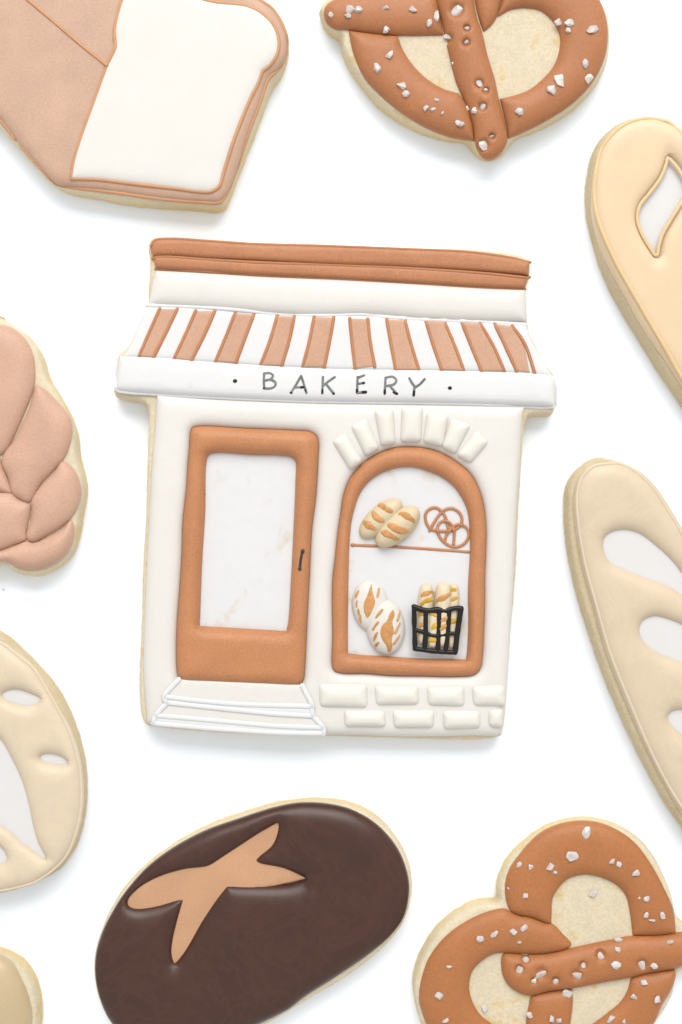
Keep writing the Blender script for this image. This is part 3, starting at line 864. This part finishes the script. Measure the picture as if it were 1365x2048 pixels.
for (a, b, r) in [(893, 110, 28), (822, 230, 32), (713, 283, 22), (740, 305, 11), (562, 271, 17), (617, 281, 15), (594, 426, 18), (510, 386, 6), (1020, 248, 19), (1052, 268, 16), (1137, 311, 20), (1153, 433, 8), (1187, 437, 18), (1189, 517, 16),
                  (1215, 542, 13), (1267, 518, 19), (1305, 649, 17), (1048, 638, 17), (1048, 688, 16), (1038, 765, 24), (1224, 766, 20), (440, 610, 18), (370, 637, 22), (536, 600, 19), (595, 580, 25), (557, 648, 13), (217, 768, 15), (168, 912, 21), (392, 978, 22),
                  (620, 1003, 21), (718, 1027, 19), (759, 1035, 15), (203, 1035, 15), (798, 900, 26), (1178, 853, 21), (1125, 920, 18), (1241, 933, 22), (1012, 1027, 20), (1078, 1040, 12), (925, 412, 23)]:
    t.salt(*Zb(a, b), r * 0.41, M['salt'])
for (a, b, r) in deep:
    t.salt(*Zb(a, b), r * 0.47, M['salt'], sunk=True)

# ================================================================= BUTTER-YELLOW LOAF
t = Thing('loaf_cookie', 'pale yellow long loaf cookie with a leaf-shaped white cut', 'cookie', 1380, 560, GROUP)
t.dough(curve([(1241, 245), (1214, 267), (1193, 296), (1180, 326), (1173, 371), (1173, 426), (1184, 477), (1199, 532), (1220, 580), (1247, 629), (1277, 677), (1314, 738), (1344, 783), (1364, 812), (1400, 860), (1460, 920), (1530, 930), (1585, 880), (1600, 790), (1580, 640), (1530, 500), (1460, 370), (1400, 285), (1350, 250), (1314, 236), (1284, 233)]), M['dough_tan'])
yo = [(1245, 247), (1220, 266), (1203, 292), (1190, 330), (1184, 371), (1184, 426), (1196, 480), (1215, 530), (1244, 585), (1276, 642), (1308, 692), (1329, 722), (1364, 775), (1400, 822), (1470, 890), (1530, 905), (1570, 860), (1585, 785), (1562, 640), (1515, 505), (1448, 378), (1396, 292), (1350, 254), (1314, 239), (1284, 236)]
cut1 = curve([(1336, 316, 1), (1331, 334), (1321, 357), (1300, 386), (1280, 412), (1275, 438), (1283, 465), (1300, 495), (1314, 515, 1), (1317, 497), (1324, 472), (1344, 436), (1365, 402), (1375, 378), (1365, 352), (1350, 330)], step=3)
cut2 = cut1 + np.array([120, 190])
ic = t.pillow('icing', curve(yo), M['yellow'], holes=[cut1, cut2], z0=DT - 2, H=20, R=24, wav=1.4, label='smooth pale yellow icing')
for c in (cut1, cut2):
    ct = t.pillow('score_cut', grown(c, 5), M['slit'], z0=DT + 5, H=2, R=3, parent=ic)
    idx = list(range(0, len(c), 4))
    t.piping('cut_piping', [([tuple(c[i]) for i in idx], True)], M['yellow_line'], r=3.6, parent=ct, zfix=DT + 15)
t.piping('piped_line', [([(1314, 239), (1284, 238), (1250, 249), (1223, 271), (1202, 302), (1193, 341), (1189, 390), (1196, 435), (1211, 477), (1235, 529), (1262, 577), (1299, 641), (1329, 692), (1362, 750), (1400, 805), (1470, 875), (1528, 888), (1560, 845), (1570, 785), (1548, 640), (1505, 510), (1440, 385), (1390, 296), (1350, 254)], True)], M['yellow_line'], r=4.3, parent=ic)

# ================================================================= BAGUETTE
t = Thing('baguette_cookie', 'beige baguette cookie with a row of slanted white slits', 'cookie', 1350, 1350, GROUP)
t.dough(curve([(1199, 917), (1169, 928), (1143, 952), (1131, 978), (1129, 1011), (1132, 1078), (1151, 1178), (1177, 1264), (1214, 1368), (1258, 1468), (1303, 1557), (1336, 1613), (1364, 1652), (1410, 1715), (1470, 1770), (1540, 1785), (1590, 1740), (1592, 1640), (1555, 1480), (1490, 1290), (1420, 1150), (1365, 1055), (1340, 1014), (1310, 970), (1277, 940), (1232, 921)]), M['dough_tan'])
bo = [(1214, 924), (1180, 931), (1158, 954), (1147, 989), (1148, 1041), (1161, 1123), (1184, 1210), (1212, 1308), (1249, 1401), (1288, 1490), (1326, 1566), (1362, 1628), (1410, 1692), (1470, 1745), (1535, 1758), (1572, 1725), (1574, 1640), (1540, 1484), (1478, 1295), (1412, 1155), (1364, 1060), (1338, 1018), (1308, 974), (1276, 944), (1240, 927)]
slits = [curve([(1207, 1089), (1211, 1074), (1226, 1064), (1251, 1061), (1277, 1068), (1310, 1092), (1340, 1120), (1365, 1152), (1392, 1195), (1388, 1205), (1365, 1190), (1333, 1170), (1296, 1157), (1258, 1142), (1221, 1124), (1211, 1108)], step=3),
         curve([(1279, 1258), (1286, 1242), (1307, 1233), (1333, 1238), (1365, 1252), (1405, 1290), (1442, 1345), (1440, 1360), (1410, 1345), (1365, 1324), (1333, 1312), (1299, 1294), (1284, 1276)], step=3),
         curve([(1336, 1433), (1344, 1423), (1365, 1420), (1400, 1430), (1450, 1475), (1488, 1530), (1480, 1540), (1430, 1510), (1365, 1468), (1346, 1452)], step=3)]
slits.append(slits[2] + np.array([72, 160]))
ic = t.pillow('icing', curve(bo), M['baguette'], holes=slits, z0=DT - 2, H=21, R=32, wav=1.5, label='smooth beige icing')
for c in slits:
    t.pillow('score_cut', grown(c, 6), M['slit'], z0=DT + 2, H=1.5, R=3, parent=ic)
t.piping('piped_line', [([(1240, 928), (1214, 928), (1186, 934), (1164, 957), (1155, 989), (1157, 1041), (1170, 1123), (1193, 1208), (1222, 1308), (1259, 1401), (1297, 1490), (1334, 1564), (1366, 1616), (1412, 1680), (1472, 1732), (1530, 1745), (1560, 1715), (1562, 1640), (1530, 1488), (1470, 1298), (1405, 1158), (1361, 1062), (1337, 1022), (1307, 977), (1275, 946)], True)], M['baguette_line'], r=3.4, parent=ic)

# ================================================================= CHALLAH
t = Thing('braided_bread_cookie', 'braided bread cookie in pinkish tan icing cut by the left edge', 'cookie', 0, 890, GROUP)
def mir(pts, cx=-14):
    return [(2 * cx - p[0], *p[1:]) for p in pts][::-1]
dl = [(0, 633), (17, 648), (57, 674), (85, 710), (102, 761), (125, 798), (147, 841), (157, 872), (161, 912), (173, 960), (174, 991), (168, 1025), (162, 1065), (151, 1101), (128, 1127), (99, 1144), (65, 1151), (34, 1146), (4, 1127)]
t.dough(curve(dl + mir(dl[1:-1], -16)), M['dough'])
CH = dict(H=23, R=42, wav=1.0, grid=9)
t.pillow('braid_strand', curve([(0, 650), (23, 654), (48, 674), (65, 702), (71, 730), (72, 759), (68, 784), (51, 827), (28, 878), (14, 903), (0, 911), (-40, 870), (-70, 800), (-80, 730), (-60, 680), (-30, 655)]), M['challah'], **CH)
t.pillow('braid_strand', curve([(73, 769, 1), (93, 781), (119, 807), (139, 832), (145, 855), (143, 883), (130, 917), (108, 943), (82, 971), (61, 1005), (43, 1001), (25, 988), (17, 957), (4, 929), (8, 908), (28, 880), (57, 821), (68, 786)]), M['challah'], **CH)
t.pillow('braid_strand', curve([(125, 922), (139, 929), (156, 951), (163, 980), (161, 1002), (150, 1028), (127, 1053), (99, 1070), (71, 1084), (58, 1082), (53, 1070), (61, 1045), (64, 1019), (63, 1001), (82, 972), (108, 945)]), M['challah'], **CH)
t.pillow('braid_strand', curve([(0, 984), (25, 986), (40, 998), (62, 1009), (63, 1025), (55, 1065), (55, 1079), (28, 1091), (0, 1101), (-50, 1110), (-110, 1090), (-135, 1040), (-110, 1000), (-60, 985)]), M['challah'], **CH)
t.pillow('braid_strand', curve([(0, 911), (6, 930), (18, 960), (25, 987), (0, 985), (-60, 985), (-110, 1000), (-150, 980), (-175, 930), (-160, 880), (-110, 840), (-55, 860)]), M['challah'], **CH)
t.pillow('braid_strand', curve([(-72, 805), (-58, 862), (-112, 842), (-160, 880), (-182, 860), (-170, 820), (-130, 785), (-92, 765)]), M['challah'], **CH)
t.pillow('braid_strand', curve([(143, 1040), (149, 1053), (147, 1082), (133, 1110), (108, 1130), (76, 1140), (42, 1138), (14, 1124), (-60, 1140), (-130, 1120), (-165, 1080), (-150, 1050), (-110, 1092), (-50, 1112), (0, 1102), (28, 1092), (54, 1082), (68, 1085), (99, 1072), (127, 1056)]), M['challah'], **CH)

# ================================================================= BOULE (left edge)
t = Thing('round_loaf_cookie', 'pale beige round loaf cookie with small white slits cut by the left edge', 'cookie', -60, 1520, GROUP)
dl = [(-70, 1245), (0, 1262), (39, 1291), (79, 1331), (118, 1378), (150, 1445), (170, 1516), (174, 1579), (170, 1627), (158, 1678), (138, 1713), (118, 1739), (79, 1763), (39, 1778), (0, 1787), (-80, 1795)]
t.dough(curve(dl + mir(dl, -110)), M['dough_tan'])
bl = [(-70, 1262), (0, 1280), (36, 1306), (67, 1333), (93, 1372), (117, 1412), (142, 1460), (158, 1508), (166, 1556), (166, 1615), (156, 1666), (137, 1709), (112, 1737), (72, 1765), (36, 1776), (0, 1783), (-80, 1790)]
h1 = curve([(8, 1388), (20, 1381), (39, 1380), (59, 1386), (82, 1396, 1), (76, 1404), (55, 1409), (28, 1403), (14, 1396)], True, 2.5)
h2 = curve([(84, 1512), (95, 1508), (114, 1510), (128, 1516), (136, 1524, 1), (121, 1527), (99, 1524), (86, 1519)], True, 2.5)
h3 = curve([(0, 1477), (24, 1516), (43, 1556), (57, 1603), (67, 1650), (77, 1684), (94, 1716, 1), (79, 1706), (47, 1683), (20, 1659), (0, 1645), (-60, 1600), (-90, 1540), (-80, 1480), (-40, 1460)], True, 3)
h4 = curve([(-30, 1680), (0, 1692), (11, 1705), (14, 1717), (0, 1727), (-40, 1722), (-55, 1700)], True, 2.5)
h5, h6 = h1 + np.array([-230, 40]), h2 + np.array([-320, 30])
hs_ = [h1, h2, h3, h4, h5, h6]
ic = t.pillow('icing', curve(bl + mir(bl, -110)), M['boule'], holes=hs_, z0=DT - 2, H=20, R=30, wav=1.5, label='smooth beige icing')
for c in hs_:
    t.pillow('score_cut', grown(c, 5), M['slit'], z0=DT + 2, H=1.5, R=3, parent=ic)
pl = [(-70, 1266), (0, 1285), (36, 1311), (67, 1337), (91, 1374), (114, 1414), (138, 1461), (154, 1508), (162, 1556), (162, 1615), (152, 1666), (134, 1709), (110, 1736), (71, 1763), (36, 1774), (0, 1781), (-80, 1787)]
t.piping('piped_line', [(pl + mir(pl, -110), True)], M['boule_line'], r=3.4, parent=ic)

# ================================================================= SMALL KHAKI COOKIE (bottom left corner)
t = Thing('plain_cookie', 'small cookie with glossy khaki icing in the bottom left corner', 'cookie', -40, 2030, GROUP)
dl = [(-40, 1890), (0, 1895), (32, 1907), (59, 1930), (77, 1966), (84, 2005), (82, 2048), (68, 2100), (30, 2150), (-40, 2170)]
t.dough(curve(dl + mir(dl[1:-1], -40)), M['dough'])
il = [(-40, 1905), (0, 1910), (26, 1927), (45, 1958), (60, 1997), (66, 2029), (62, 2060), (50, 2095), (18, 2130), (-40, 2150)]
t.pillow('icing', curve(il + mir(il[1:-1], -40)), M['olive'], H=24, R=48, dome=6, wav=1.2, label='glossy khaki icing')

# ================================================================= CHOCOLATE LOAF
t = Thing('dark_loaf_cookie', 'dark brown oval loaf cookie with a tan cross-shaped cut', 'cookie', 505, 1840, GROUP)
co = [(193, 1904), (191, 1949), (201, 1998), (225, 2046), (275, 2088), (355, 2100), (440, 2082), (519, 2047), (579, 2017), (608, 1994), (678, 1949), (743, 1904), (783, 1869), (808, 1834), (818, 1794), (818, 1759), (803, 1710), (778, 1672), (743, 1640), (698, 1617), (648, 1607), (598, 1606), (549, 1615), (479, 1637), (409, 1662), (344, 1697), (295, 1734), (260, 1772), (240, 1799), (225, 1824), (207, 1859)]
t.dough(curve([(668, 1596), (618, 1595), (569, 1600), (509, 1615), (419, 1647), (349, 1685), (280, 1739), (240, 1788), (205, 1856), (189, 1904), (187, 1949), (197, 2000), (222, 2050), (272, 2096), (355, 2112), (445, 2096), (544, 2045), (618, 2001), (693, 1956), (758, 1906), (803, 1856), (820, 1816), (825, 1774), (816, 1720), (793, 1673), (758, 1633), (718, 1609)]), M['dough'], shrink=2.2)
xc = [(256, 1800, 1), (270, 1786), (285, 1773), (319, 1754), (369, 1739), (414, 1733), (427, 1728, 1), (469, 1700), (519, 1667), (556, 1646, 1), (554, 1662), (544, 1687), (520, 1708), (509, 1719, 1), (519, 1726), (569, 1737), (611, 1756, 1), (590, 1763), (569, 1767), (509, 1769), (454, 1768, 1), (434, 1794), (404, 1839), (369, 1899), (351, 1922, 1), (347, 1905), (349, 1879), (364, 1819), (371, 1795, 1), (362, 1795), (319, 1807), (280, 1813), (264, 1810)]
ch = t.pillow('icing', curve(co), M['choc'], holes=[curve(xc, True, 3)], z0=DT - 2, H=25, R=46, wav=3.0, wl=130, label='dark chocolate brown icing')
t.pillow('score_cut', rpoly([(262, 1770), (420, 1700), (575, 1630), (625, 1755), (470, 1790), (360, 1935), (330, 1930), (340, 1830), (250, 1825)], 10, 5), M['tan'], z0=DT, H=6, R=6, wav=1.2, parent=ch, label='tan cross-shaped cut')

# ================================================================= a crumb on the table
t = Thing('crumb', 'tiny pale crumb on the table below the braided bread cookie', 'crumb', 8, 1179)
bm = bmesh.new()
bmesh.ops.create_icosphere(bm, subdivisions=2, radius=1.8)
for v in bm.verts:
    v.co *= 1 + 0.5 * mnoise.noise(v.co * 0.6)
x, y = U(8, 1179, 0)
t.link('crumb_body', [(v.co.x * 1.3 + x, v.co.y + y, v.co.z * 0.7 + 2) for v in bm.verts], [[v.index for v in f.verts] for f in bm.faces], M['cream'], solid=False)
bm.free()

# ---------------------------------------------------------------- light: a big window beyond the top of the picture, white room around
def area_light(name, loc, target, sx, sy, power, col):
    L = bpy.data.lights.new(name, 'AREA')
    L.shape = 'RECTANGLE'
    L.size, L.size_y = sx, sy
    L.energy = power
    L.color = col
    o = bpy.data.objects.new(name, L)
    COL.objects.link(o)
    o.location = loc
    o.rotation_euler = (Vector(target) - Vector(loc)).to_track_quat('-Z', 'Y').to_euler()
    return o


area_light('window_light', (0.04, 0.88, 0.90), (0, 0, 0), 1.15, 0.75, 18.6, (1.0, 0.98, 0.95))
w = bpy.data.worlds.new('World')
scene.world = w
w.use_nodes = True
bg = w.node_tree.nodes['Background']
bg.inputs['Color'].default_value = (0.99, 0.985, 0.975, 1)
bg.inputs['Strength'].default_value = 0.955

# ---------------------------------------------------------------- camera straight above
cam = bpy.data.cameras.new('camera')
cam.sensor_fit = 'VERTICAL'
cam.sensor_height = 36.0
cam.sensor_width = 24.0
cam.lens = 36.0 * CAM_H / 2048.0
cam.dof.use_dof = True
cam.dof.focus_distance = (CAM_H - 72) * S
cam.dof.aperture_fstop = 4.5
cam.clip_start = 0.01
cam.clip_end = 50
co_ = bpy.data.objects.new('camera', cam)
COL.objects.link(co_)
co_.location = (0, 0, CAM_H * S)
scene.camera = co_

scene.view_settings.view_transform = 'Standard'
scene.view_settings.look = 'None'
scene.view_settings.exposure = 0.0
scene.view_settings.gamma = 1.0
scene.cycles.use_denoising = True
